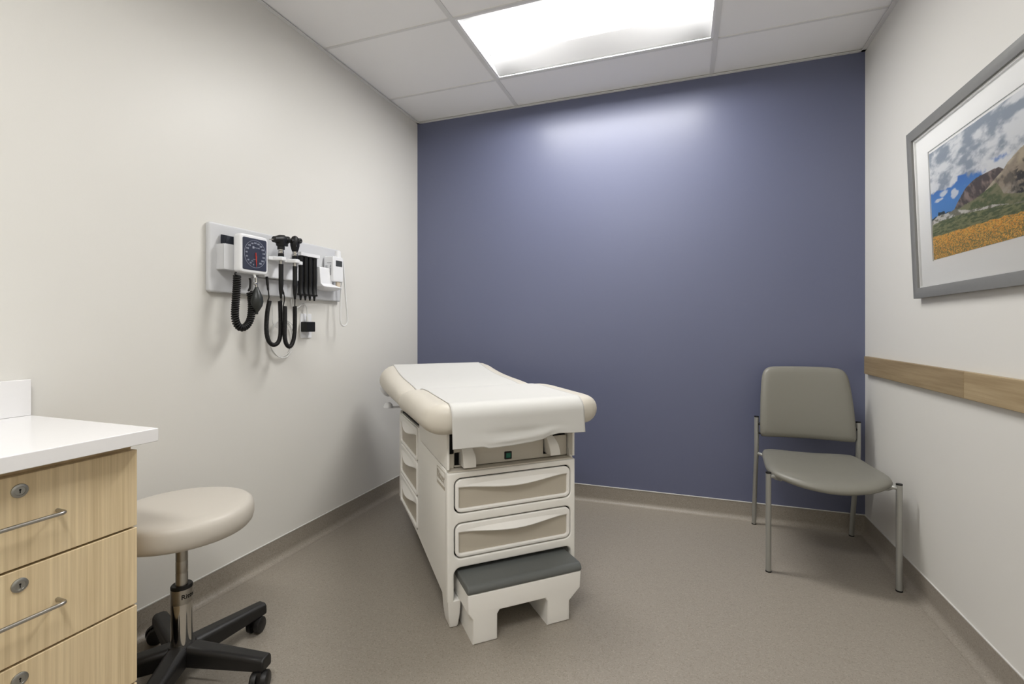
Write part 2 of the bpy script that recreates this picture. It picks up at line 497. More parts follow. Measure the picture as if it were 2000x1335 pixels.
# feet
def foot(x0, x1, y0, y1, sy):
    f = MB(); rings = []
    for z, k in ((0.0, 0.55), (0.012, 0.68), (0.05, 0.86), (0.104, 1.0)):
        cx, cy = (x0+x1)/2, (y0 if sy < 0 else y1)
        rings.append([((x0+x1)/2+(x-(x0+x1)/2)*k, y, z) for x, y in ((x0, y0+0.03*(1-k)), (x1, y0+0.03*(1-k)), (x1, y1-0.03*(1-k)), (x0, y1-0.03*(1-k)))])
    f.loft(rings); return f.build('foot', M_plastic, table, bevel=0.005, seg=3)
foot(-0.036, 0.014, -0.004, 0.085, -1); foot(0.436, 0.486, -0.004, 0.085, -1); foot(0.08, 0.13, 0.74, 0.84, 1); foot(0.33, 0.38, 0.74, 0.84, 1)
# maker's badge lettering on the side
bd = MB(); bd.mesh(text_mesh('Ritter', 0.046, bold=True), frameM((BX0-0.0012, 0.082, 0.534), (0, -1, 0), (0, 0, 1), (-1, 0, 0)))
bd.mesh(plate(rrect(-0.14, -0.025, 0.500, 0.508, 0.001, 1), [], 0.0006), F_left(BX0))
bd.mesh(plate(rrect(-0.142, -0.023, 0.496, 0.562, 0.004), [rrect(-0.139, -0.026, 0.499, 0.559, 0.003)], 0.0004), F_left(BX0))
bd.build('badge_lettering', M_taupe, table)
# pull-out step
st = thing_step = MB()
so_ = [(0.004, 0.174), (0.004, 0.112), (0.022, 0.086), (0.022, 0.0), (0.113, 0.0), (0.113, 0.088), (0.122, 0.101), (0.300, 0.101), (0.309, 0.088), (0.309, 0.0), (0.402, 0.0), (0.402, 0.072), (0.448, 0.112), (0.452, 0.174)]
so_ = [(x, z) for x, z in so_]
st.mesh(plate(so_, [], 0.25, 0.006, 3), F_front(0.135))
sto = st.build('step', M_plastic, table, sharp=30)
tr = MB()
sec = [(-0.114, 0.172)]+[(-0.097-0.021*math.cos(t_), 0.182+0.0215*math.sin(t_)) for t_ in [PI/2*k/10 for k in range(11)]]+[(0.10, 0.2035), (0.10, 0.172)]
tr.loft([[(x, y, z) for y, z in sec] for x in (0.002, 0.454)])
tr.build('step_tread', M_rubber, sto, sharp=60, bevel=0.007, seg=4)

# cushions
def topz(y):
    ys = [-0.1, -0.03, 0.1, 0.3, 0.40, 0.49, 0.55, 0.65, 0.77, 0.90, 1.0, 1.1, 1.17, 1.25]
    zs = [0.822, 0.825, 0.827, 0.831, 0.826, 0.804, 0.812, 0.820, 0.826, 0.836, 0.849, 0.868, 0.880, 0.886]
    return float(np.interp(y, ys, zs))
def stopz(y): return sum(topz(y+d) for d in (-0.03, -0.015, 0, 0.015, 0.03))/5
CX = 0.222
def cushion(name, y0, y1, W0, ry0, rc0, ry1, rc1, zb):
    m = MB(); rings = []
    ts = [0, .03, .1, .2, .35, .5, .65, .8, .92, 1.0]
    ys = [y0+ry0*(1-math.sqrt(max(0, 1-(1-q)**2))) if False else y0+ry0*q for q in ts]
    ys += list(np.linspace(y0+ry0, y1-ry1, 26)[1:-1])
    ys += [y1-ry1*q for q in reversed(ts)]
    for y in ys:
        zt = stopz(y); h = (zt-zb)/2; zc = (zt+zb)/2
        e = 1.0
        if y < y0+ry0: e = math.sqrt(max(0.0, 1-((y0+ry0-y)/ry0)**2))
        if y > y1-ry1: e = math.sqrt(max(0.0, 1-((y-(y1-ry1))/ry1)**2))
        e = max(e, 0.02)
        hh = h*e
        dw = 0.0
        if y < y0+rc0: dw = rc0-math.sqrt(max(0, rc0**2-(y0+rc0-y)**2))
        if y > y1-rc1: dw = max(dw, rc1-math.sqrt(max(0, rc1**2-(y-(y1-rc1))**2)))
        hwid = W0-dw*0.8
        core = hwid-h
        ring = []
        for k in range(13):
            th = -PI/2+PI*k/12; ring.append((CX+core+hh*1.12*math.cos(th), y, zc+hh*math.sin(th)))
        for k in range(13):
            th = PI/2+PI*k/12; ring.append((CX-core+hh*1.12*math.cos(th), y, zc+hh*math.sin(th)))
        rings.append(ring)
    m.loft(rings)
    return m.build(name, M_uphol, table, sharp=70)
cushion('seat_cushion', -0.09, 0.494, 0.352, 0.055, 0.10, 0.035, 0.05, 0.716)
cushion('back_cushion', 0.486, 1.205, 0.342, 0.035, 0.05, 0.06, 0.10, 0.718)
# paper-roll bracket and knob under the head end
q0 = [(0.0, 0.0)]+[(-0.052*math.cos(t_), -0.06*math.sin(t_)) for t_ in [PI/2*k/10 for k in range(11)]]
pb = MB(); pb.mesh(plate([(x, z) for x, z in q0], [], 0.02, 0.003), frameM((-0.058, 1.235, 0.746), (1, 0, 0), (0, 0, 1), (0, -1, 0)))
pb.build('roll_bracket', M_white, table)
pb = MB(); pb.mesh(plate([(x, z) for x, z in q0], [], 0.02, 0.003), frameM((0.500, 1.235, 0.746), (-1, 0, 0), (0, 0, 1), (0, 1, 0)))
pb.build('roll_bracket', M_white, table)
MB().tube([(-0.07, 1.23, 0.715), (0.51, 1.23, 0.715)], 0.02, 20).build('roll_spindle', M_white, table)
kb = MB(); kb.lathe([(0.001, 0.03), (0.012, 0.027), (0.022, 0.018), (0.026, 0.004), (0.026, 0.0), (0.001, 0.0)], 20, Matrix.Translation((-0.083, 1.10, 0.642)))
kb.box(-0.083, 0.02, 1.09, 1.11, 0.636, 0.646)
kb.build('adjuster_knob', M_white, table)

# paper sheet: lies on the cushions, hangs over the front
paper = None
def paper_sheet():
    p = MB(); X0, X1, nx = -0.046, 0.478, 60
    rnd = random.Random(3)
    path = [(y, stopz(y)+0.0020) for y in np.linspace(1.160, -0.035, 90)]
    zc = 0.7705; r = 0.0575
    for k in range(1, 13):
        th = PI/2+(PI/2)*k/12; path.append((-0.035+r*math.cos(th)*1.02, zc+r*math.sin(th)))
    nh = 26
    rows = []
    for (y, z) in path: rows.append([(y, z)]*(nx+1))
    def zbot(x):
        xs = [-0.05, 0.065, 0.086, 0.17, 0.25, 0.297, 0.33, 0.362, 0.42, 0.478]
        zz = [0.676, 0.676, 0.668, 0.669, 0.674, 0.680, 0.692, 0.698, 0.695, 0.694]
        return float(np.interp(x, xs, zz))
    P = []
    for row_i, row in enumerate(rows):
        line = []
        for i in range(nx+1):
            x = X0+(X1-X0)*i/nx; y, z = row[i]
            crease = 0.0012*math.sin(26*x+3*y)*math.exp(-((y-0.50)/0.06)**2)
            line.append((x, y, z+abs(crease)))
        P.append(line)
    yl, zl = path[-1]
    for j in range(1, nh+1):
        q = j/nh; line = []
        for i in range(nx+1):
            x = X0+(X1-X0)*i/nx
            z = zl+(zbot(x)-zl)*q
            rip = 0.0035*q*math.sin(14*x+1.0)+0.006*math.exp(-((x-0.30)/0.05)**2-((q-0.75)/0.2)**2)-0.005*math.exp(-((x-0.10-0.2*q)/0.12)**2-((q-0.55)/0.14)**2)+0.004*math.exp(-((x-0.18)/0.09)**2-((q-0.80)/0.08)**2)
            line.append((x, yl-0.005*q-rip, z))
        P.append(line)
    p.grid(P)
    o = p.build('paper_sheet', M_paper, None, sharp=80, solid=0.0006)
    o.location = TO; o.rotation_euler = (0, 0, PHI)
    tag(o, 'white examination paper draped along the cushions and over the front edge', 'paper')
    return o
paper_sheet()

# ------------------------------------------------------------------ guest chair
chair = thing('guest_chair', 'armless grey vinyl chair with silver legs beside the blue wall', 'chair', (0.6, 2.7, 0))
def leg(pts, r=0.0115):
    b = MB(); b.tube(pts, r, 16); o = b.build('leg', M_silver, chair, sharp=50)
    p0, p1 = Vector(pts[0]), Vector(pts[-1])
    c = MB(); c.tube([p0, p0+Vector((0, 0, 0.006))], r*1.08, 16); c.build('foot_tip', M_vblack, o, sharp=50)
    c = MB(); c.tube([p1-Vector((0, 0, 0.001)), p1+Vector((0, 0, 0.004))], r*1.02, 16); c.build('leg_cap', M_vblack, o, sharp=50)
for s, xo in ((-1, -0.242), (1, 0.242)):
    leg([(xo, -0.28, 0), (xo, -0.28, 0.442)])
    back = smooth_path([(xo*0.955, 0.283, 0.0), (xo*0.955, 0.262, 0.12), (xo*0.955, 0.225, 0.28), (xo*0.955, 0.196, 0.38), (xo*0.955, 0.182, 0.46), (xo*0.955, 0.18, 0.615)], 24)
    leg(back)
fr = MB()
for s in (-1, 1):
    fr.tube(smooth_path([(s*0.242, -0.28, 0.425), (s*0.222, -0.275, 0.428), (s*0.208, -0.265, 0.418), (s*0.19, -0.25, 0.412)], 12), 0.0085, 12)
    fr.tube(smooth_path([(s*0.231, 0.19, 0.42), (s*0.21, 0.17, 0.417), (s*0.19, 0.15, 0.412)], 10), 0.0085, 12)
    fr.tube([(s*0.19, -0.255, 0.412), (s*0.19, 0.16, 0.412)], 0.009, 12)
fr.tube([(-0.19, -0.20, 0.412), (0.19, -0.20, 0.412)], 0.009, 12); fr.tube([(-0.19, 0.12, 0.412), (0.19, 0.12, 0.412)], 0.009, 12)
fr.build('seat_frame', M_silver, chair, sharp=50)
# seat
def seat_outline(k=1.0, n=72):
    half = [(0.0, 0.172), (0.12, 0.172), (0.185, 0.160), (0.208, 0.13), (0.222, 0.05), (0.231, -0.06), (0.239, -0.17), (0.234, -0.235), (0.212, -0.285), (0.13, -0.345), (0.0, -0.372)]
    full = half+[(-x, y) for x, y in reversed(half[1:-1])]
    m = len(full)
    pts = smooth_path([(full[i % m][0], full[i % m][1], 0) for i in range(-3, m+4)], 4*n)
    out = [(p.x, p.y) for p in pts]
    i0 = min(range(len(out)//2), key=lambda i: abs(out[i][0])+(10 if out[i][1] < 0 else 0))
    i1 = min(range(len(out)//2, len(out)), key=lambda i: abs(out[i][0])+(10 if out[i][1] < 0 else 0))
    return out[i0:i1:2]
SO = seat_outline()
def seatz(x, y):
    return 0.452+0.010*math.cos(min(1, abs(x)/0.24)*PI/2)*(-0.4)+0.008*(x/0.235)**2-0.030*max(0, (-y-0.22)/0.19)**2+0.006*max(0, y)/0.17
s = MB(); rings = []
yc = -0.11
for k, dz in ((0.0001, 0), (0.3, 0), (0.6, 0), (0.82, 0), (0.93, -0.003), (0.98, -0.010), (1.0, -0.020), (0.985, -0.030), (0.94, -0.036), (0.6, -0.038), (0.0001, -0.038)):
    rings.append([(x*k, yc+(y-yc)*k, seatz(x*k, yc+(y-yc)*k)+dz) for x, y in SO])
s.loft(rings); s.build('seat', M_chairvinyl, chair, sharp=60)
# backrest
def back_outline():
    raw = [(0.0, 0.518), (0.10, 0.517), (0.19, 0.516), (0.212, 0.520), (0.217, 0.545), (0.215, 0.64), (0.209, 0.75), (0.200, 0.83), (0.185, 0.866), (0.155, 0.882), (0.09, 0.886), (0.0, 0.887)]
    pts = smooth_path([(x, z, 0) for x, z in raw], 44)
    out = [(p.x, p.y) for p in pts]
    out += [(-p.x, p.y) for p in reversed(pts[1:-1])]
    return out
BO = back_outline(); zm = 0.70
def backy(x, z):
    q = (z-0.52)/0.37
    return 0.155+0.012*math.sin(q*PI*0.8)*0+0.075*max(q, 0.0)**1.35+0.018*(1-(x/0.21)**2)
b = MB(); rings = []
for k, dy in ((0.0001, 0), (0.3, 0), (0.6, 0), (0.84, 0), (0.94, 0.003), (0.985, 0.010), (1.0, 0.019), (0.985, 0.028), (0.93, 0.034), (0.6, 0.036), (0.0001, 0.036)):
    rings.append([(x*k, backy(x*k, zm+(z-zm)*k)+dy-0.016, zm+(z-zm)*k) for x, z in BO])
b.loft(rings); b.build('backrest', M_chairvinyl, chair, sharp=60)
for s_ in (-1, 1):
    for zz, rr in ((0.58, 0.008), (0.53, 0.006)):
        MB().tube([(s_*0.231, 0.18, zz), (s_*0.2, 0.174, zz)], rr, 12).build('back_bracket', M_vblack, chair)

# ------------------------------------------------------------------ stool
SX, SY = -1.475, 1.068
stool = thing('rolling_stool', 'round beige vinyl stool with chrome post on a black wheeled base', 'stool', (SX, SY, 0))
MB().lathe([(0.001, 0.5425), (0.10, 0.542), (0.155, 0.5405), (0.176, 0.539), (0.187, 0.5355), (0.1945, 0.529), (0.199, 0.518), (0.2005, 0.505), (0.2, 0.490), (0.196, 0.475), (0.187, 0.465), (0.17, 0.459), (0.001, 0.459)], 64).build('seat', M_stoolseat, stool, sharp=60)
MB().lathe([(0.001, 0.461), (0.06, 0.461), (0.06, 0.453), (0.02, 0.448), (0.001, 0.448)], 32).build('seat_plate', M_vblack, stool)
MB().lathe([(0.001, 0.12), (0.0165, 0.12), (0.0165, 0.33), (0.0158, 0.332), (0.0165, 0.334), (0.0165, 0.365), (0.0158, 0.367), (0.0165, 0.369), (0.0165, 0.45), (0.001, 0.45)], 32).build('piston', M_steel, stool, sharp=50)
MB().lathe([(0.001, 0.09), (0.031, 0.09), (0.029, 0.12), (0.029, 0.24), (0.001, 0.24)], 40).build('sleeve', M_chrome, stool, sharp=50)
col = MB().lathe([(0.001, 0.2395), (0.0295, 0.2395), (0.0298, 0.243), (0.0298, 0.28), (0.0295, 0.284), (0.001, 0.284)], 40).build('collar', M_steel, stool, sharp=50)
MB().lathe([(0.001, 0.2835), (0.0295, 0.2835), (0.0295, 0.291), (0.027, 0.294), (0.019, 0.294), (0.001, 0.292)], 40).build('collar_ring', M_vblack, stool, sharp=50)
# wrapped lettering on the collar
tm = text_mesh('Ritter', 0.020, bold=True)
lt = MB(); R0 = 0.0300; ang0 = math.radians(6)
vs = [( (R0+v.co.z)*math.cos(ang0+v.co.x/R0), (R0+v.co.z)*math.sin(ang0+v.co.x/R0), 0.263+v.co.y) for v in tm.vertices]
lt.add(vs, [tuple(p.vertices) for p in tm.polygons]); lt.build('collar_lettering', M_vblack, col)
MB().lathe([(0.001, 0.055), (0.05, 0.055), (0.052, 0.075), (0.045, 0.1), (0.036, 0.112), (0.001, 0.112)], 32).build('base_hub', M_castblack, stool)
for k in range(5):
    th = math.radians(85+72*k)
    Mr = Matrix.Rotation(th, 4, 'Z')
    a = MB(); rings = []
    for q in [i/8 for i in range(9)]:
        x = 0.03+0.256*q
        zt = 0.113-0.020*q; hb = 0.060-0.020*q; w = 0.031-0.008*q
        z0 = zt-hb
        rings.append([(x, -w, z0), (x, -w*1.0, zt-0.010), (x, -w*0.62, zt), (x, w*0.62, zt), (x, w*1.0, zt-0.010), (x, w, z0)])
    a.loft(rings, M=Mr); a.build('base_arm', M_castblack, stool, bevel=0.007, seg=3)
    c = MB(); ca = random.Random(k+2).uniform(0, 2*PI)
    base = Mr @ Matrix.Translation((0.268, 0, 0)) @ Matrix.Rotation(ca if k not in (0,) else math.radians(200), 4, 'Z')
    for s_ in (-1, 1):
        Mw = base @ frameM((0.016, s_*0.007, 0.0275), (1, 0, 0), (0, 0, 1), (0, s_, 0))
        c.lathe([(0.001, 0), (0.027, 0), (0.0275, 0.004), (0.0265, 0.014), (0.021, 0.0185), (0.001, 0.0185)], 28, Mw)
    co = c.build('caster', M_castblack, stool, sharp=40)
    h = MB()
    h.tube([base @ Vector((0, 0, 0.03)), base @ Vector((0, 0, 0.06))], 0.006, 10)
    h.box(-0.008, 0.03, -0.0065, 0.0065, 0.024, 0.058, base)
    h.build('caster_fork', M_castblack, co)

# ------------------------------------------------------------------ cabinet and worktop
CXF = -1.300
cab = thing('drawer_cabinet', 'pale oak drawer cabinet with wire pulls and round locks under the white worktop', 'cabinet', (XL, 0.598, 0))
cx = CXF-XL
MB().box(0.035, cx-0.021, -0.229, 0.2275, 0.10, 0.80).build('carcass', M_maple_edge, cab, bevel=0.001)
MB().box(0.035, cx-0.08, -0.229, 0.19, 0.0, 0.10).build('toe_kick', M_vblack, cab)
for z0, z1 in ((0.5940, 0.785), (0.3980, 0.5890), (0.2020, 0.3930), (0.10, 0.1970)):
    d = MB().box(cx-0.019, cx, -0.229, 0.229, z0, z1).build('drawer_front', M_maple, cab, bevel=0.0018)
    hz = z1-0.095; 
    if z1-z0 < 0.15: hz = (z0+z1)/2
    h = MB()
    xs = cx+0.032
    h.tube(smooth_path([(cx, -0.064, hz), (cx+0.014, -0.064, hz), (cx+0.026, -0.0635, hz), (xs, -0.056, hz), (xs, -0.03, hz), (xs, 0.03, hz), (xs, 0.056, hz), (cx+0.026, 0.0635, hz), (cx+0.014, 0.064, hz), (cx, 0.064, hz)], 60), 0.0043, 12)
    h.build('handle', M_steel, d, sharp=60)
    if z1-z0 > 0.15:
        l = MB(); Ml = frameM((cx, 0.0, z1-0.032), (0, 1, 0), (0, 0, 1), (1, 0, 0))
        l.lathe([(0.001, 0), (0.0145, 0), (0.0142, 0.002), (0.0125, 0.0032), (0.009, 0.0036), (0.0085, 0.0026), (0.001, 0.0026)], 32, Ml)
        lo = l.build('lock', M_lock, d, sharp=40)
        k = MB(); k.box(-0.0008, 0.0008, -0.005, 0.001, 0.0026, 0.0030, Ml); k.lathe([(0.0001, 0.0026), (0.0019, 0.0026), (0.0019, 0.0030), (0.0001, 0.0030)], 12, Ml @ Matrix.Translation((0, 0.002, 0)))
        k.build('keyhole', M_dark, lo)
base = thing('added_base_cabinet', 'added pale oak base cabinet with two doors, out of view under the lengthened worktop', 'cabinet', (XL, -0.33, 0))  # added out of view, carries the worktop length that bounces light upward
MB().box(0.035, cx-0.021, -0.68, 0.69, 0.09, 0.80).build('carcass', M_maple_edge, base, bevel=0.001)
MB().box(0.035, cx-0.08, -0.68, 0.69, 0.0, 0.09).build('toe_kick', M_vblack, base)
for y0, y1, hy in ((-0.68, 0.0025, -0.04), (0.0075, 0.69, 0.05)):
    d = MB().box(cx-0.019, cx, y0, y1, 0.10, 0.785).build('door', M_maple, base, bevel=0.0018)
    h = MB(); h.tube(smooth_path([(cx, hy, 0.56), (cx+0.022, hy, 0.56), (cx+0.032, hy, 0.57), (cx+0.032, hy, 0.60), (cx+0.032, hy, 0.66), (cx+0.032, hy, 0.678), (cx+0.022, hy, 0.688), (cx, hy, 0.688)], 50), 0.0043, 12)
    h.build('handle', M_steel, d, sharp=60)
top = thing('worktop', 'white quartz worktop with square edge on the oak drawers', 'countertop', (XL, 0.598, 0.805))
MB().box(0.001, 0.552, -1.62, 0.2505, 0.0, 0.033).build('slab', M_quartz, top, bevel=0.0018)  # slab and backsplash lengthened out of view to bounce light onto the ceiling
MB().box(0.001, 0.020, -1.62, 0.2505, 0.0332, 0.137).build('backsplash', M_quartz, top, bevel=0.0018)

# ------------------------------------------------------------------ diagnostic wall board
def FW(x, y=0.0, z=0.0): return frameM((x, y, z), (0, 1, 0), (0, 0, 1), (1, 0, 0))   # facing the room from the left wall
board = thing('diagnostic_wall_board', 'long pale grey wall board carrying the medical instruments', 'wall board', (XL, 1.79, 1.237))
bo = MB(); bo.mesh(plate(rrect(1.402, 2.186, 1.237, 1.519, 0.012), [], 0.024, 0.007, 4), FW(XL, 0, 0))
def off(o, root):                                            # world coordinates to the thing's own frame
    o.location = -Vector(root.location); return o
off(bo.build('board', M_board, board, sharp=30), board)
# otoscope power unit with two cradles
un = MB(); un.mesh(plate(rrect(1.632, 1.832, 1.316, 1.418, 0.006), [], 0.042, 0.004), FW(-1.782))
off(un.build('power_unit', M_white, board, sharp=30), board)
sh = MB()
so2 = []
for k in range(31):
    q = k/30.0; yy = 1.632+0.20*q
    bulge = max(math.exp(-((yy-1.684)/0.026)**4), math.exp(-((yy-1.766)/0.026)**4))
    so2.append((yy, -1.735+0.018+0.036*bulge))
poly = [(1.632, -1.742)]+so2+[(1.832, -1.742)]
sh.mesh(plate(poly, [], 0.016, 0.002), frameM((0, 0, 1.393), (0, 1, 0), (1, 0, 0), (0, 0, 1)))
off(sh.build('cradle_shelf', M_white, board, sharp=30), board)
for yy in (1.684, 1.766):
    cl = MB(); cl.lathe([(0.012, 0), (0.0165, 0), (0.0165, 0.017), (0.012, 0.017), (0.012, 0)], 24, Matrix.Translation((-1.700, yy, 1.3935)))
    off(cl.build('cradle_ring', M_clear, board, sharp=40), board)
lo_ = MB(); lo_.mesh(plate(rrect(1.60, 1.79, 1.24, 1.314, 0.004), [], 0.012, 0.002), FW(-1.782))
off(lo_.build('lower_cover', M_board, board), board)

# storage basket + gauge
gauge = thing('blood_pressure_gauge', 'square white blood pressure dial with navy face on the wall board', 'pressure gauge', (-1.782, 1.545, 1.318))
bk = MB()
bk.mesh(plate(rrect(1.432, 1.64, 1.328, 1.433, 0.008), [], 0.003, 0.001), FW(-1.743))
bk.box(-1.782, -1.741, 1.432, 1.435, 1.330, 1.432); bk.box(-1.782, -1.741, 1.637, 1.640, 1.330, 1.432); bk.box(-1.782, -1.741, 1.434, 1.638, 1.328, 1.331)
off(bk.build('storage_basket', M_board, board, sharp=30), board)
hs = MB(); hs.mesh(plate(rrect(1.473, 1.614, 1.320, 1.481, 0.016), [], 0.040, 0.008, 4), FW(-1.740))
off(hs.build('gauge_housing', M_white, gauge, sharp=30), gauge)
nk = MB(); nk.box(-1.76, -1.739, 1.51, 1.58, 1.33, 1.46); off(nk.build('mount', M_white, gauge), gauge)
fc = MB(); fc.mesh(plate(rrect(1.484, 1.603, 1.334, 1.467, 0.007), [], 0.0016, 0.0004), FW(-1.700))
fo = off(fc.build('dial_face', M_navy, gauge, sharp=30), gauge)
mk = MB(); DY, DZ, DX = 1.545, 1.402, -1.6982
def circ(r, n=48): return [(DY+r*math.cos(2*PI*k/n), DZ+r*1.06*math.sin(2*PI*k/n)) for k in range(n)]
mk.mesh(plate(circ(0.0545), [circ(0.0536)], 0.0006), FW(DX))
for k in range(61):
    th = math.radians(-102-312*k/60-12+12)
    r0, r1 = (0.0516, 0.0545)
    p = [(DY+r*math.cos(th), DZ+r*1.06*math.sin(th)) for r in (r0, r1)]
    mk.tube([(DX+0.0003, *p[0]), (DX+0.0003, *p[1])], 0.00025, 4)
for k in range(16):
    th = math.radians(-102-312*k/15)
    mk.mesh(text_mesh(str(20*k), 0.0092, 0.0006, bold=True), FW(DX+0.0003, DY+0.0435*math.cos(th), DZ+0.0435*1.06*math.sin(th)))
mk.mesh(plate(rrect(1.531, 1.5395, 1.4245, 1.434, 0.0005, 1), [], 0.0006), FW(DX))
mk.mesh(text_mesh('WelchAllyn', 0.0058, 0.0006, 'LEFT'), FW(DX+0.0003, 1.5405, 1.4287))
mk.mesh(text_mesh('mmHg', 0.007, 0.0006), FW(DX+0.0003, 1.543, 1.380)); mk.mesh(text_mesh('CE', 0.008, 0.0006, 'LEFT'), FW(DX+0.0003, 1.525, 1.372))
mko = off(mk.build('dial_markings', M_pale, fo), gauge); mko.location = Vector((0, 0, 0))
nd = MB(); nd.tube([(DX+0.002, DY+0.001, DZ+0.006), (DX+0.002, DY+0.0025, DZ-0.03), (DX+0.002, DY+0.004, DZ-0.054)], [0.0018, 0.0014, 0.0005], 8)
nd.mesh(text_mesh('LATEX FREE', 0.007, 0.0006), FW(DX+0.0004) @ Matrix.Translation((DY+0.006, DZ-0.026, 0)) @ Matrix.Rotation(PI/2, 4, 'Z'))
ndo = nd.build('needle', M_red, fo)

# cuff, coiled tube and bulb
cuff = thing('blood_pressure_cuff', 'charcoal arm cuff in the basket with coiled black tube and bulb', 'blood pressure cuff', (-1.76, 1.48, 1.335))
cf = MB()
for k in range(4): cf.box(-1.777+0.008*k, -1.7705+0.008*k, 1.447+0.001*k, 1.505, 1.336, 1.473-0.002*k)
off(cf.build('cuff_fabric', M_cuff, cuff, bevel=0.002), cuff)
tb = MB()
X_ = -1.715
path = [(X_, 1.471, 1.303), (X_, 1.470, 1.262), (X_, 1.464, 1.19), (X_, 1.462, 1.14), (X_, 1.470, 1.108), (X_, 1.490, 1.092), (X_, 1.512, 1.098), (X_, 1.530, 1.118), (X_, 1.540, 1.15), (X_, 1.541, 1.20), (X_, 1.534, 1.244)]
tb.tube(coil_pts(path, 0.0112, 44, 12), 0.0044, 7)
tb.tube(smooth_path([(X_-0.004, 1.470, 1.318), (X_-0.002, 1.464, 1.313), (X_, 1.466, 1.307), (X_+0.004, 1.482, 1.304), (X_, 1.4825, 1.300)], 24), 0.0036, 8)
tb.tube(smooth_path([(X_, 1.526, 1.246), (X_, 1.533, 1.262), (X_, 1.535, 1.29), (X_, 1.531, 1.300)], 16), 0.004, 8)
off(tb.build('coiled_tube', M_cord, cuff, sharp=60), cuff)
bl = MB(); bl.lathe([(0.001, -0.014), (0.006, -0.0135), (0.0065, -0.004), (0.012, 0.004), (0.022, 0.022), (0.026, 0.04), (0.0235, 0.06), (0.015, 0.082), (0.0085, 0.095), (0.007, 0.102), (0.001, 0.102)], 32, Matrix.Translation((-1.70, 1.553, 1.163)))
off(bl.build('inflation_bulb', M_bulb, cuff, sharp=60), cuff)
vl = MB(); vl.tube([(-1.70, 1.553, 1.262), (-1.70, 1.552, 1.305)], 0.005, 12)
vl.lathe([(0.001, 0), (0.006, 0), (0.007, 0.004), (0.006, 0.012), (0.001, 0.012)], 14, frameM((-1.70, 1.551, 1.278), (0, 0, 1), (1, 0, 0), (0, -1, 0)))
off(vl.build('air_valve', M_chrome, cuff, sharp=50), cuff)
vt = MB(); vt.tube([(-1.706, 1.552, 1.303), (-1.712, 1.551, 1.319)], 0.0045, 10); off(vt.build('valve_hose', M_wcord, cuff), cuff)

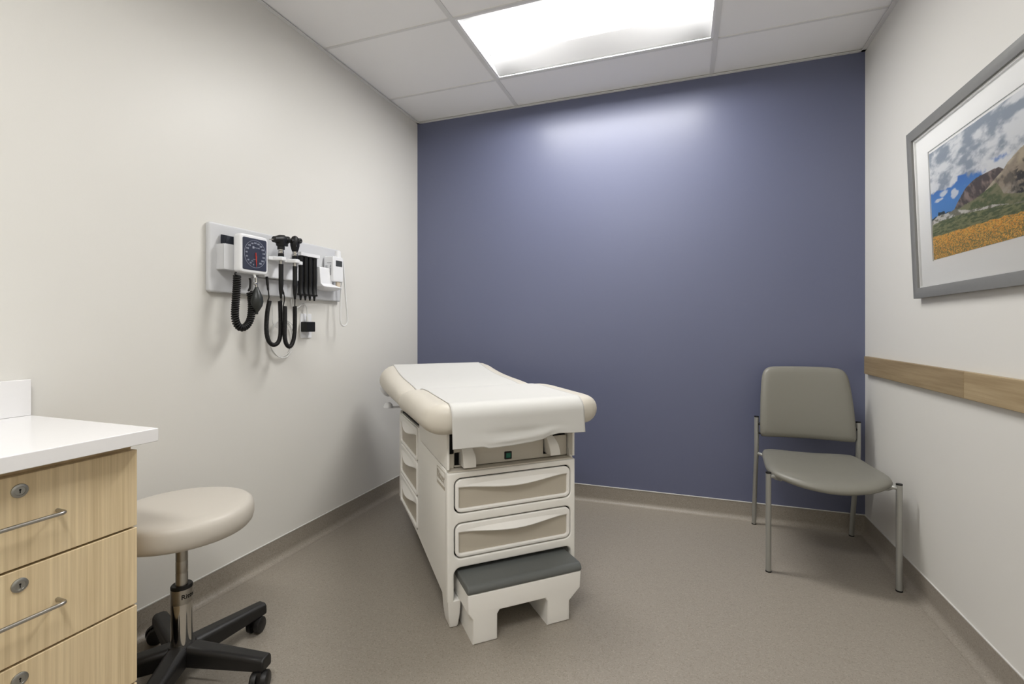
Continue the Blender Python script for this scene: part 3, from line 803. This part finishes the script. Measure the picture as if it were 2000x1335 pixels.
# otoscope and ophthalmoscope
def handset(name, y, label, kind, coil, feed):
    X = -1.700
    root = thing(name, label, 'otoscope' if kind == 0 else 'ophthalmoscope', (X, y, 1.22))
    hd = MB()
    if kind == 0:
        # barrel along the wall, long speculum pointing left, eyepiece to the right
        A = frameM((X, y-0.030, 1.484), (1, 0, 0), (0, 0, 1), (0, 1, 0.12))
        hd.lathe([(0.001, -0.012), (0.0135, -0.011), (0.0155, 0.0), (0.021, 0.020), (0.0215, 0.042), (0.018, 0.047), (0.0135, 0.049), (0.0135, 0.058), (0.0165, 0.060), (0.0165, 0.070), (0.001, 0.071)], 24, A)
        hd.tube(smooth_path([(X, y-0.006, 1.486), (X, y-0.002, 1.468), (X, y, 1.455), (X, y, 1.443)], 10), [0.021]*3+[0.0195]*3+[0.0155]*4, 20)
        hd.box(X-0.006, X+0.006, y+0.012, y+0.035, 1.462, 1.476)
    else:
        prof = []
        for zz, ww, dd in ((1.445, 0.013, 0.012), (1.458, 0.019, 0.014), (1.473, 0.0235, 0.016), (1.49, 0.024, 0.017), (1.505, 0.020, 0.015), (1.514, 0.013, 0.012), (1.519, 0.005, 0.006)):
            prof.append([(X+dd*math.cos(2*PI*k/20), y+ww*math.sin(2*PI*k/20), zz) for k in range(20)])
        hd.loft(prof)
        hd.lathe([(0.001, 0), (0.012, 0), (0.013, 0.004), (0.012, 0.014), (0.006, 0.016), (0.001, 0.012)], 24, frameM((X+0.006, y+0.006, 1.497), (0, 1, 0.1), (0, 0, 1), (1, 0.5, 0)))
        hd.lathe([(0.001, 0), (0.010, 0), (0.010, 0.018), (0.007, 0.020), (0.001, 0.020)], 20, frameM((X+0.002, y-0.010, 1.494), (1, 0, 0), (0, 0, 1), (0, -1, -0.2)))
    ho = off(hd.build('head', M_vblack, root, sharp=40), root)
    if kind == 0:
        sp = MB(); sp.tube([(X, y-0.042, 1.481), (X, y-0.066, 1.478)], [0.0035, 0.0014], 10); s2 = off(sp.build('speculum_tip', M_steel, root), root)
    else:
        ln = MB()
        ln.mesh(plate(rrect(-0.0025, 0.0025, -0.014, 0.014, 0.002, 3), [], 0.001), frameM((X+0.0142, y-0.006, 1.482), (0, 1, 0), (0, 0, 1), (1, 0, 0)))
        off(ln.build('brow_strip', M_steel, root), root)
    nk = MB(); nk.lathe([(0.001, 0), (0.0105, 0), (0.0125, 0.004), (0.0125, 0.010), (0.0105, 0.012), (0.0118, 0.016), (0.0118, 0.022), (0.001, 0.022)], 24, Matrix.Translation((X, y, 1.4255)))
    off(nk.build('chrome_neck', M_chrome, root, sharp=40), root)
    rg = MB(); rg.lathe([(0.001, 0), (0.0118, 0), (0.0125, 0.002), (0.0125, 0.013), (0.001, 0.0135)], 24, Matrix.Translation((X, y, 1.412)))
    rg.lathe([(0.001, 0), (0.0102, 0), (0.0102, 0.09), (0.001, 0.09)], 20, Matrix.Translation((X, y, 1.288)))
    rg.tube([(X, y, 1.29), (X-0.002, y+0.001, 1.262), (X-0.003, y+0.003, 1.225)], [0.0102, 0.0085, 0.0045], 16)
    off(rg.build('handle', M_vblack, root, sharp=40), root)
    sl = MB(); sl.lathe([(0.001, 0), (0.0092, 0), (0.0092, 0.036), (0.001, 0.036)], 20, Matrix.Translation((X, y, 1.376)))
    off(sl.build('handle_sleeve', M_steel, root, sharp=40), root)
    cd = MB()
    cp = coil_pts(coil, 0.0066, 78, 8)
    cd.tube(cp, 0.0033, 6)
    cd.tube(smooth_path([(X-0.003, y+0.003, 1.228), (X-0.005, y+0.005, 1.21), cp[-1]], 14), 0.0024, 8)
    cd.tube(smooth_path(feed+[cp[0]], 16), [0.0055]*6+[0.0045]*3+[0.0024]*7, 8)
    off(cd.build('coiled_cord', M_cord, root, sharp=60), root)
    return root
X1 = -1.722
handset('otoscope', 1.684, 'black otoscope with slim pointed tip, nearest the pressure dial', 0,
        [(X1, 1.641, 1.212), (X1, 1.629, 1.16), (X1, 1.624, 1.09), (X1, 1.632, 1.044), (X1, 1.650, 1.021), (X1, 1.672, 1.017), (X1, 1.691, 1.030), (X1, 1.702, 1.065), (X1, 1.703, 1.14), (X1, 1.700, 1.214)],
        [(X1-0.01, 1.636, 1.318), (X1-0.005, 1.637, 1.27), (X1, 1.638, 1.23)])
X2 = -1.702
handset('ophthalmoscope', 1.766, 'black ophthalmoscope with round eyepiece, beside the dark specula tubes', 1,
        [(X2, 1.708, 1.190), (X2, 1.7085, 1.13), (X2, 1.706, 1.07), (X2, 1.711, 1.032), (X2, 1.722, 1.012), (X2, 1.736, 1.006), (X2, 1.750, 1.018), (X2, 1.762, 1.048), (X2, 1.767, 1.10), (X2, 1.767, 1.192)],
        [(X2-0.02, 1.700, 1.318), (X2-0.012, 1.703, 1.27), (X2, 1.706, 1.23)])

# specula dispenser
spd = thing('specula_dispenser', 'wall dispenser with four dark tubes of ear specula', 'specula dispenser', (-1.782, 1.895, 1.228))
sb = MB(); sb.mesh(plate(rrect(1.832, 1.962, 1.262, 1.458, 0.006), [], 0.014, 0.003), FW(-1.782))
sb.box(-1.782, -1.729, 1.836, 1.962, 1.442, 1.458)
off(sb.build('dispenser_back', M_white, spd, sharp=30), spd)
for yy in (1.852, 1.8825, 1.913, 1.9435):
    tbm = MB(); tbm.lathe([(0.001, 0), (0.0035, 0), (0.0065, 0.022), (0.0155, 0.024), (0.0158, 0.030), (0.0125, 0.034), (0.0118, 0.085), (0.0125, 0.088), (0.0125, 0.214), (0.001, 0.214)], 24, Matrix.Translation((-1.748, yy, 1.227)))
    off(tbm.build('specula_tube', M_vblack, spd, sharp=40), spd)

# thermometer and holder
thm = thing('thermometer', 'white electronic thermometer in its holder at the far end of the board', 'thermometer', (-1.782, 2.08, 1.29))
hb = MB()
secs = []
for z, y0, y1, xd in ((1.288, 2.02, 2.10, 0.030), (1.298, 1.985, 2.118, 0.058), (1.305, 1.972, 2.122, 0.064), (1.32, 1.968, 2.062, 0.05), (1.40, 1.966, 2.06, 0.044), (1.404, 1.968, 2.058, 0.040)):
    secs.append([(-1.782, y0, z), (-1.782, y1, z), (-1.782+xd, y1-0.004, z), (-1.782+xd, y0+0.004, z)])
hb.loft(secs); off(hb.build('holder', M_white, thm, bevel=0.004, seg=3), thm)
bdm = MB(); secs = []
for z, k in ((1.335, 0.9), (1.345, 1.0), (1.44, 1.03), (1.458, 1.0), (1.468, 0.9)):
    yc_, hw_ = 2.086, 0.042*k
    secs.append([(-1.776, yc_-hw_, z), (-1.776, yc_+hw_, z), (-1.722+0.004*k, yc_+hw_*0.95, z), (-1.722+0.004*k, yc_-hw_*0.95, z)])
bdm.loft(secs); bo_ = off(bdm.build('thermometer_body', M_white, thm, bevel=0.005, seg=3), thm)
scn = MB(); scn.mesh(plate(rrect(2.066, 2.116, 1.416, 1.447, 0.002), [], 0.002), FW(-1.7195))
so3 = off(scn.build('screen', M_screen, thm), thm)
bt = MB()
for yy, zz, rr in ((2.063, 1.397, 0.003), (2.104, 1.397, 0.004), (2.083, 1.384, 0.009)):
    bt.lathe([(0.0001, 0), (rr, 0), (rr, 0.0022), (0.0001, 0.0025)], 16, FW(-1.7205, yy, zz))
off(bt.build('buttons', M_ink, thm), thm)
pr = MB(); pr.tube([(-1.735, 2.102, 1.462), (-1.735, 2.102, 1.500)], [0.016, 0.0145], 20); pr.tube([(-1.735, 2.102, 1.499), (-1.735, 2.102, 1.503)], 0.0115, 20)
off(pr.build('probe', M_white, thm, bevel=0.002), thm)
FS = lambda y, x, z: frameM((x, y, z), (1, 0, 0), (0, 0, 1), (0, -1, 0))
dc = MB(); yS = 2.0425
dc.mesh(plate(rrect(-0.005, 0.005, -0.0055, 0.0055, 0.0005, 1), [], 0.0006), FS(yS+0.002, -1.762, 1.432))
off(dc.build('logo_mark', M_inkblue, thm), thm)
dc = MB(); dc.mesh(text_mesh('WelchAllyn', 0.0062, 0.0006, 'LEFT'), FS(yS+0.0012, -1.756, 1.432))
dc.mesh(text_mesh('SureTemp Plus', 0.009, 0.0006, bold=True), FS(yS+0.001, -1.7335, 1.395) @ Matrix.Rotation(PI/2, 4, 'Z'))
for k in range(4): dc.mesh(plate(rrect(-0.012, 0.003, -0.0007, 0.0007, 0.0002, 1), [], 0.0005), FS(yS+0.001, -1.755, 1.417-0.004*k))
dc.tube(smooth_path([(-1.766, yS, 1.385), (-1.757, yS, 1.39), (-1.752, yS, 1.38), (-1.757, yS, 1.37), (-1.764, yS, 1.362), (-1.768, yS, 1.352)], 20), 0.0012, 6)
off(dc.build('printed_label', M_ink, thm), thm)
pc = MB(); pc.box(-1.735, -1.724, 2.085, 2.108, 1.306, 1.336); off(pc.build('probe_cover_box', M_tan, thm, bevel=0.001), thm)
wc = MB()
Xw = -1.732
wc.tube(smooth_path([(Xw, 2.128, 1.462), (Xw, 2.140, 1.45), (Xw, 2.150, 1.38), (Xw, 2.160, 1.28), (Xw, 2.170, 1.20), (Xw, 2.176, 1.14), (Xw, 2.168, 1.112), (Xw, 2.150, 1.104), (Xw, 2.132, 1.108), (Xw, 2.120, 1.13), (Xw, 2.120, 1.21), (Xw, 2.127, 1.30), (Xw, 2.130, 1.36), (Xw-0.01, 2.125, 1.40)], 90), 0.0042, 8)
off(wc.build('probe_cord', M_wcord, thm, sharp=60), thm)

# wall outlet, plug-in adapter and its loose white lead
out = thing('wall_outlet', 'white wall outlet plate below the instrument board', 'outlet', (XL, 1.945, 1.04))
op = MB(); op.mesh(plate(rrect(1.908, 1.984, 1.041, 1.164, 0.005), [], 0.005, 0.002, 3), FW(XL)); off(op.build('cover_plate', M_white, out, sharp=30), out)
for zz in (1.083, 1.122):
    ob = MB(); ob.mesh(plate(rrect(1.930, 1.962, zz-0.0145, zz+0.0145, 0.010), [], 0.007, 0.001), FW(XL)); oo = off(ob.build('receptacle', M_white, out, sharp=30), out)
    if zz < 1.1:
        sl = MB(); sl.box(XL+0.0069, XL+0.0073, 1.939, 1.941, zz-0.003, zz+0.006); sl.box(XL+0.0069, XL+0.0073, 1.951, 1.953, zz-0.003, zz+0.006); sl.lathe([(0.0001, 0), (0.0025, 0), (0.0025, 0.0004), (0.0001, 0.0004)], 10, FW(XL+0.0069, 1.946, zz-0.009))
        slo = sl.build('slots', M_dark, oo)
ad = thing('power_adapter', 'black plug-in power adapter with loops of thin white lead under the board', 'power adapter', (XL, 1.94, 1.07))
ab = MB(); ab.mesh(plate(rrect(1.906, 1.968, 1.073, 1.123, 0.004), [], 0.036, 0.003), FW(XL+0.0075)); off(ab.build('adapter_block', M_vblack, ad, sharp=30), ad)
lead = MB()
lead.tube(smooth_path([(-1.785, 1.936, 1.118), (-1.785, 1.935, 1.145), (-1.784, 1.934, 1.175), (-1.782, 1.926, 1.200), (-1.782, 1.908, 1.212), (-1.784, 1.888, 1.203), (-1.790, 1.872, 1.19), (-1.796, 1.858, 1.185), (-1.798, 1.845, 1.21), (-1.796, 1.842, 1.232)], 60), 0.0032, 8)
loops = [(-1.797, 1.80, 1.235), (-1.797, 1.795, 1.18)]
rl = random.Random(8)
for k in range(26):
    th = math.radians(75-360*k/8.0)
    ry, rz = 0.073+rl.uniform(-0.007, 0.007), 0.088+rl.uniform(-0.008, 0.008)
    loops.append((-1.7985+0.0006*k, 1.782+ry*math.cos(th), 1.042+rz*math.sin(th)))
loops += [(-1.790, 1.735, 1.10), (-1.792, 1.725, 1.18), (-1.796, 1.722, 1.235)]
lead.tube(smooth_path(loops, 260), 0.0017, 6)
off(lead.build('lead', M_wcord, ad, sharp=60), ad)
pg = MB(); pg.tube([(-1.785, 1.936, 1.121), (-1.785, 1.936, 1.150)], [0.0075, 0.0055], 12); off(pg.build('lead_plug', M_wcord, ad), ad)

# ------------------------------------------------------------------ framed landscape on the right wall
art = thing('framed_picture', 'grey framed mountain meadow picture on the right wall', 'picture', (XR-0.002, 1.95, 1.211), (0, math.radians(-2.2), 0))
def FA(n): return frameM((-n, 0, 0), (0, -1, 0), (0, 0, 1), (-1, 0, 0))        # u runs away from the far end
U0, U1, V0, V1 = -0.445, 0.445, 0.0, 0.668
f = MB(); f.mesh(plate(rrect(U0, U1, V0, V1, 0.001, 1), [rrect(U0+0.040, U1-0.040, V0+0.040, V1-0.040, 0.001, 1)], 0.024, 0.0012, 1), FA(0.0)); f.build('frame', M_frame, art, sharp=30)
f = MB(); f.mesh(plate(rrect(U0+0.036, U1-0.036, V0+0.036, V1-0.036, 0.001, 1), [rrect(U0+0.046, U1-0.046, V0+0.046, V1-0.046, 0.001, 1)], 0.010, 0.0), FA(0.006)); f.build('spacer', M_mat, art)
P0, P1, Q0, Q1 = U0+0.140, U1-0.140, V0+0.138, V1-0.128
f = MB(); f.mesh(plate(rrect(U0+0.03, U1-0.03, V0+0.03, V1-0.03, 0.001, 1), [rrect(P0-0.004, P1+0.004, Q0-0.004, Q1+0.010, 0.001, 1)], 0.003, 0.0), FA(0.006)); f.build('mat_board', M_mat, art)
f = MB(); f.mesh(plate(rrect(P0-0.02, P1+0.02, Q0-0.02, Q1+0.02, 0.001, 1), [], 0.001), FA(0.0045)); f.build('backing_board', M_mat, art)
# the print: colours worked out per point from layered noise
def vnoise(u, v, f, seed):
    rs = np.random.RandomState(seed); G = rs.rand(64, 64)
    x, y = u*f, v*f; xi, yi = np.floor(x).astype(int), np.floor(y).astype(int); a, b = x-xi, y-yi
    a, b = a*a*(3-2*a), b*b*(3-2*b)
    g = lambda i, j: G[i % 64, j % 64]
    return (g(xi, yi)*(1-a)+g(xi+1, yi)*a)*(1-b)+(g(xi, yi+1)*(1-a)+g(xi+1, yi+1)*a)*b
def fbm(u, v, f, seed, o=5):
    s = 0; w = 0.5; t_ = 0
    for k in range(o): s = s+w*vnoise(u+k*3.1, v+k*1.7, f*2**k, seed+k); t_ += w; w *= 0.55
    return s/t_
NU, NV = 330, 220
uu, vv = np.meshgrid(np.linspace(0, 1, NU), np.linspace(0, 1, NV), indexing='ij')
def L3(*c): return np.array([lin(x) for x in c])
def mix(a, b, t_): t_ = np.clip(t_, 0, 1)[..., None]; return a*(1-t_)+b*t_
def ss(x, a, b): t_ = np.clip((x-a)/(b-a), 0, 1); return t_*t_*(3-2*t_)
C = mix(np.ones(uu.shape+(3,))*L3(84, 142, 208), np.ones(uu.shape+(3,))*L3(56, 108, 186), ss(vv, 0.45, 0.75))
cl = fbm(uu*1.5, vv*1.9, 4.0, 11) + 0.62*ss(vv-0.12*uu, 0.50, 0.72)-0.22 + 0.34*ss(uu, 0.35, 0.55)*ss(vv, 0.45, 0.6) - 0.25*ss(0.2-uu, -0.05, 0.1)*ss(0.66-vv, 0, 0.1)
cshade = fbm(uu*1.4+5, vv*2.0, 5.0, 23)
cc = mix(np.ones(uu.shape+(3,))*L3(150, 160, 172), np.ones(uu.shape+(3,))*L3(228, 230, 232), ss(cshade, 0.38, 0.62))
C = mix(C, cc, ss(cl, 0.46, 0.60))
def layer(ridge, col):
    global C
    C = np.where((vv < ridge)[..., None], col, C)
jag = 0.02*(fbm(uu, vv*0, 14, 31)-0.5)
ONE = np.ones(uu.shape+(3,))
for cu_, cv_, ru_, rv_ in ((0.15, 0.575, 0.06, 0.035), (0.09, 0.53, 0.06, 0.018), (0.27, 0.52, 0.045, 0.05)):
    dd = ((uu-cu_)/ru_)**2+((vv-cv_)/rv_)**2+1.6*(fbm(uu*3, vv*3, 9, 17)-0.5)
    C = mix(C, ONE*L3(216, 222, 230), ss(-dd, -1.0, -0.35))
r1 = np.interp(uu, [0, 0.20, 0.246, 0.32, 0.39, 0.46, 0.52, 0.6, 0.68, 0.8, 1], [0, 0.30, 0.365, 0.455, 0.525, 0.553, 0.562, 0.56, 0.55, 0.45, 0.4])+jag
n1 = fbm(uu*2.5+vv*1.5, vv*0.9-uu, 9, 41)
m1 = mix(ONE*L3(84, 74, 70), ONE*L3(150, 132, 122), ss(n1, 0.36, 0.66))
m1 = mix(m1, ONE*L3(112, 116, 84), ss(0.43-vv-0.1*uu, -0.02, 0.06)*ss(fbm(uu*3, vv*4, 8, 43), 0.4, 0.55))
layer(r1, m1)
r2 = np.interp(uu, [0, 0.45, 0.5, 0.565, 0.64, 0.715, 0.75, 0.84, 0.88, 1], [0, 0.28, 0.33, 0.43, 0.475, 0.515, 0.555, 0.606, 0.612, 0.6])+jag*0.7
n2 = fbm(uu*3+vv, vv*2-uu, 8, 51)
m2 = mix(ONE*L3(112, 104, 92), ONE*L3(166, 152, 132), ss(n2, 0.36, 0.62))
scree = ss(0.035-np.abs((vv-0.44)-0.72*(uu-0.60)), 0.0, 0.03)
m2 = mix(m2, ONE*L3(200, 188, 164), 0.85*scree*ss(fbm(uu*3, vv*3, 7, 55), 0.35, 0.5))
m2 = mix(m2, ONE*L3(206, 192, 164), 0.7*ss(0.05-np.abs(uu-0.87+0.3*(0.6-vv)), 0.0, 0.04)*ss(vv, 0.48, 0.55))
m2 = mix(m2, ONE*L3(58, 57, 53), ss(fbm(uu*2, vv*2.4, 9, 61), 0.46, 0.56)*ss(uu, 0.76, 0.82)*ss(0.55-vv, 0.0, 0.05))
m2 = mix(m2, ONE*L3(176, 166, 152), 0.8*ss(0.075-np.abs(uu-0.735), 0, 0.03)*ss(0.42-vv, 0, 0.06)*ss(fbm(uu*4, vv*4, 8, 63), 0.36, 0.5))
layer(r2, m2)
r3 = np.interp(uu, [0, 0.26, 0.36, 0.48, 0.58, 0.66, 0.71, 1], [0.2, 0.365, 0.385, 0.40, 0.43, 0.445, 0.34, 0.25])+jag
m3 = mix(ONE*L3(92, 104, 66), ONE*L3(134, 134, 100), ss(fbm(uu*3, vv*4, 9, 71), 0.35, 0.65))
layer(r3, m3)
tr_ = 0.385+0.05*(vnoise(uu, vv*0, 60, 81)**1.5)*ss(0.17-np.abs(uu-0.1), 0.05, 0.12)
layer(np.where(uu < 0.22, tr_, 0), ONE*L3(44, 60, 62))
rk = np.interp(uu, [0, 0.08, 0.14, 0.25, 0.34, 0.42, 0.6, 0.75, 1], [0.365, 0.395, 0.385, 0.385, 0.355, 0.325, 0.30, 0.25, 0.22])+jag
m4 = mix(ONE*L3(128, 126, 108), ONE*L3(212, 208, 200), ss(fbm(uu*4, vv*6, 8, 91), 0.42, 0.62))
layer(rk, m4)
gr_ = np.interp(uu, [0, 0.15, 0.4, 0.65, 0.88, 1], [0.33, 0.335, 0.31, 0.27, 0.222, 0.21])+jag*0.8
m5 = mix(ONE*L3(86, 98, 62), ONE*L3(134, 138, 98), ss(fbm(uu*4, vv*12, 8, 101), 0.35, 0.65))
layer(gr_, m5)
og = np.interp(uu, [0, 0.3, 0.6, 0.88, 1], [0.215, 0.20, 0.185, 0.168, 0.16])+0.02*(fbm(uu*3, vv*0, 9, 111)-0.5)
fl = fbm(uu*7, vv*16, 13, 121, 4)
m6 = mix(ONE*L3(224, 156, 62), ONE*L3(240, 188, 92), ss(fl, 0.35, 0.6))
dk = fbm(uu*9, vv*13, 14, 131, 4)
lo = ss(og-vv, 0.02, 0.12)
m6 = mix(m6, ONE*L3(136, 128, 78), ss(dk+0.12*lo, 0.55, 0.66))
layer(og, m6)
me = bpy.data.meshes.new('print')
X_ = np.zeros(uu.size)
co = np.stack([np.full(uu.size, -0.0065), -(P0+(P1-P0)*uu.ravel()), Q0+(Q1-Q0)*vv.ravel()], 1)
idx = np.arange(NU*NV).reshape(NU, NV)
fs = np.stack([idx[:-1, :-1].ravel(), idx[1:, :-1].ravel(), idx[1:, 1:].ravel(), idx[:-1, 1:].ravel()], 1)
me.from_pydata(co.tolist(), [], fs.tolist())
at = me.color_attributes.new('Col', 'FLOAT_COLOR', 'POINT')
at.data.foreach_set('color', np.concatenate([C.reshape(-1, 3), np.ones((uu.size, 1))], 1).astype(np.float32).ravel())
mp_ = bpy.data.materials.new('landscape_print'); mp_.use_nodes = True
nt = mp_.node_tree; an = nt.nodes.new('ShaderNodeVertexColor'); an.layer_name = 'Col'
nt.links.new(an.outputs['Color'], nt.nodes['Principled BSDF'].inputs['Base Color']); nt.nodes['Principled BSDF'].inputs['Roughness'].default_value = 0.7
me.materials.append(mp_)
po = bpy.data.objects.new('landscape_print', me); COL.objects.link(po); po.parent = art
gm = bpy.data.materials.new('clear_glazing'); gm.use_nodes = True
nt = gm.node_tree; nt.nodes.remove(nt.nodes['Principled BSDF'])
tr_n = nt.nodes.new('ShaderNodeBsdfTransparent'); gl_n = nt.nodes.new('ShaderNodeBsdfGlossy'); gl_n.inputs['Roughness'].default_value = 0.02
fr_n = nt.nodes.new('ShaderNodeFresnel'); fr_n.inputs['IOR'].default_value = 1.3
mx_n = nt.nodes.new('ShaderNodeMixShader')
nt.links.new(fr_n.outputs[0], mx_n.inputs[0]); nt.links.new(tr_n.outputs[0], mx_n.inputs[1]); nt.links.new(gl_n.outputs[0], mx_n.inputs[2])
nt.links.new(mx_n.outputs[0], nt.nodes['Material Output'].inputs['Surface'])
gz = MB(); gz.add([FA(0.0165) @ Vector(p) for p in ((U0+0.038, V0+0.038, 0), (U1-0.038, V0+0.038, 0), (U1-0.038, V1-0.038, 0), (U0+0.038, V1-0.038, 0))], [(0, 1, 2, 3)])
gz.build('glazing', gm, art)
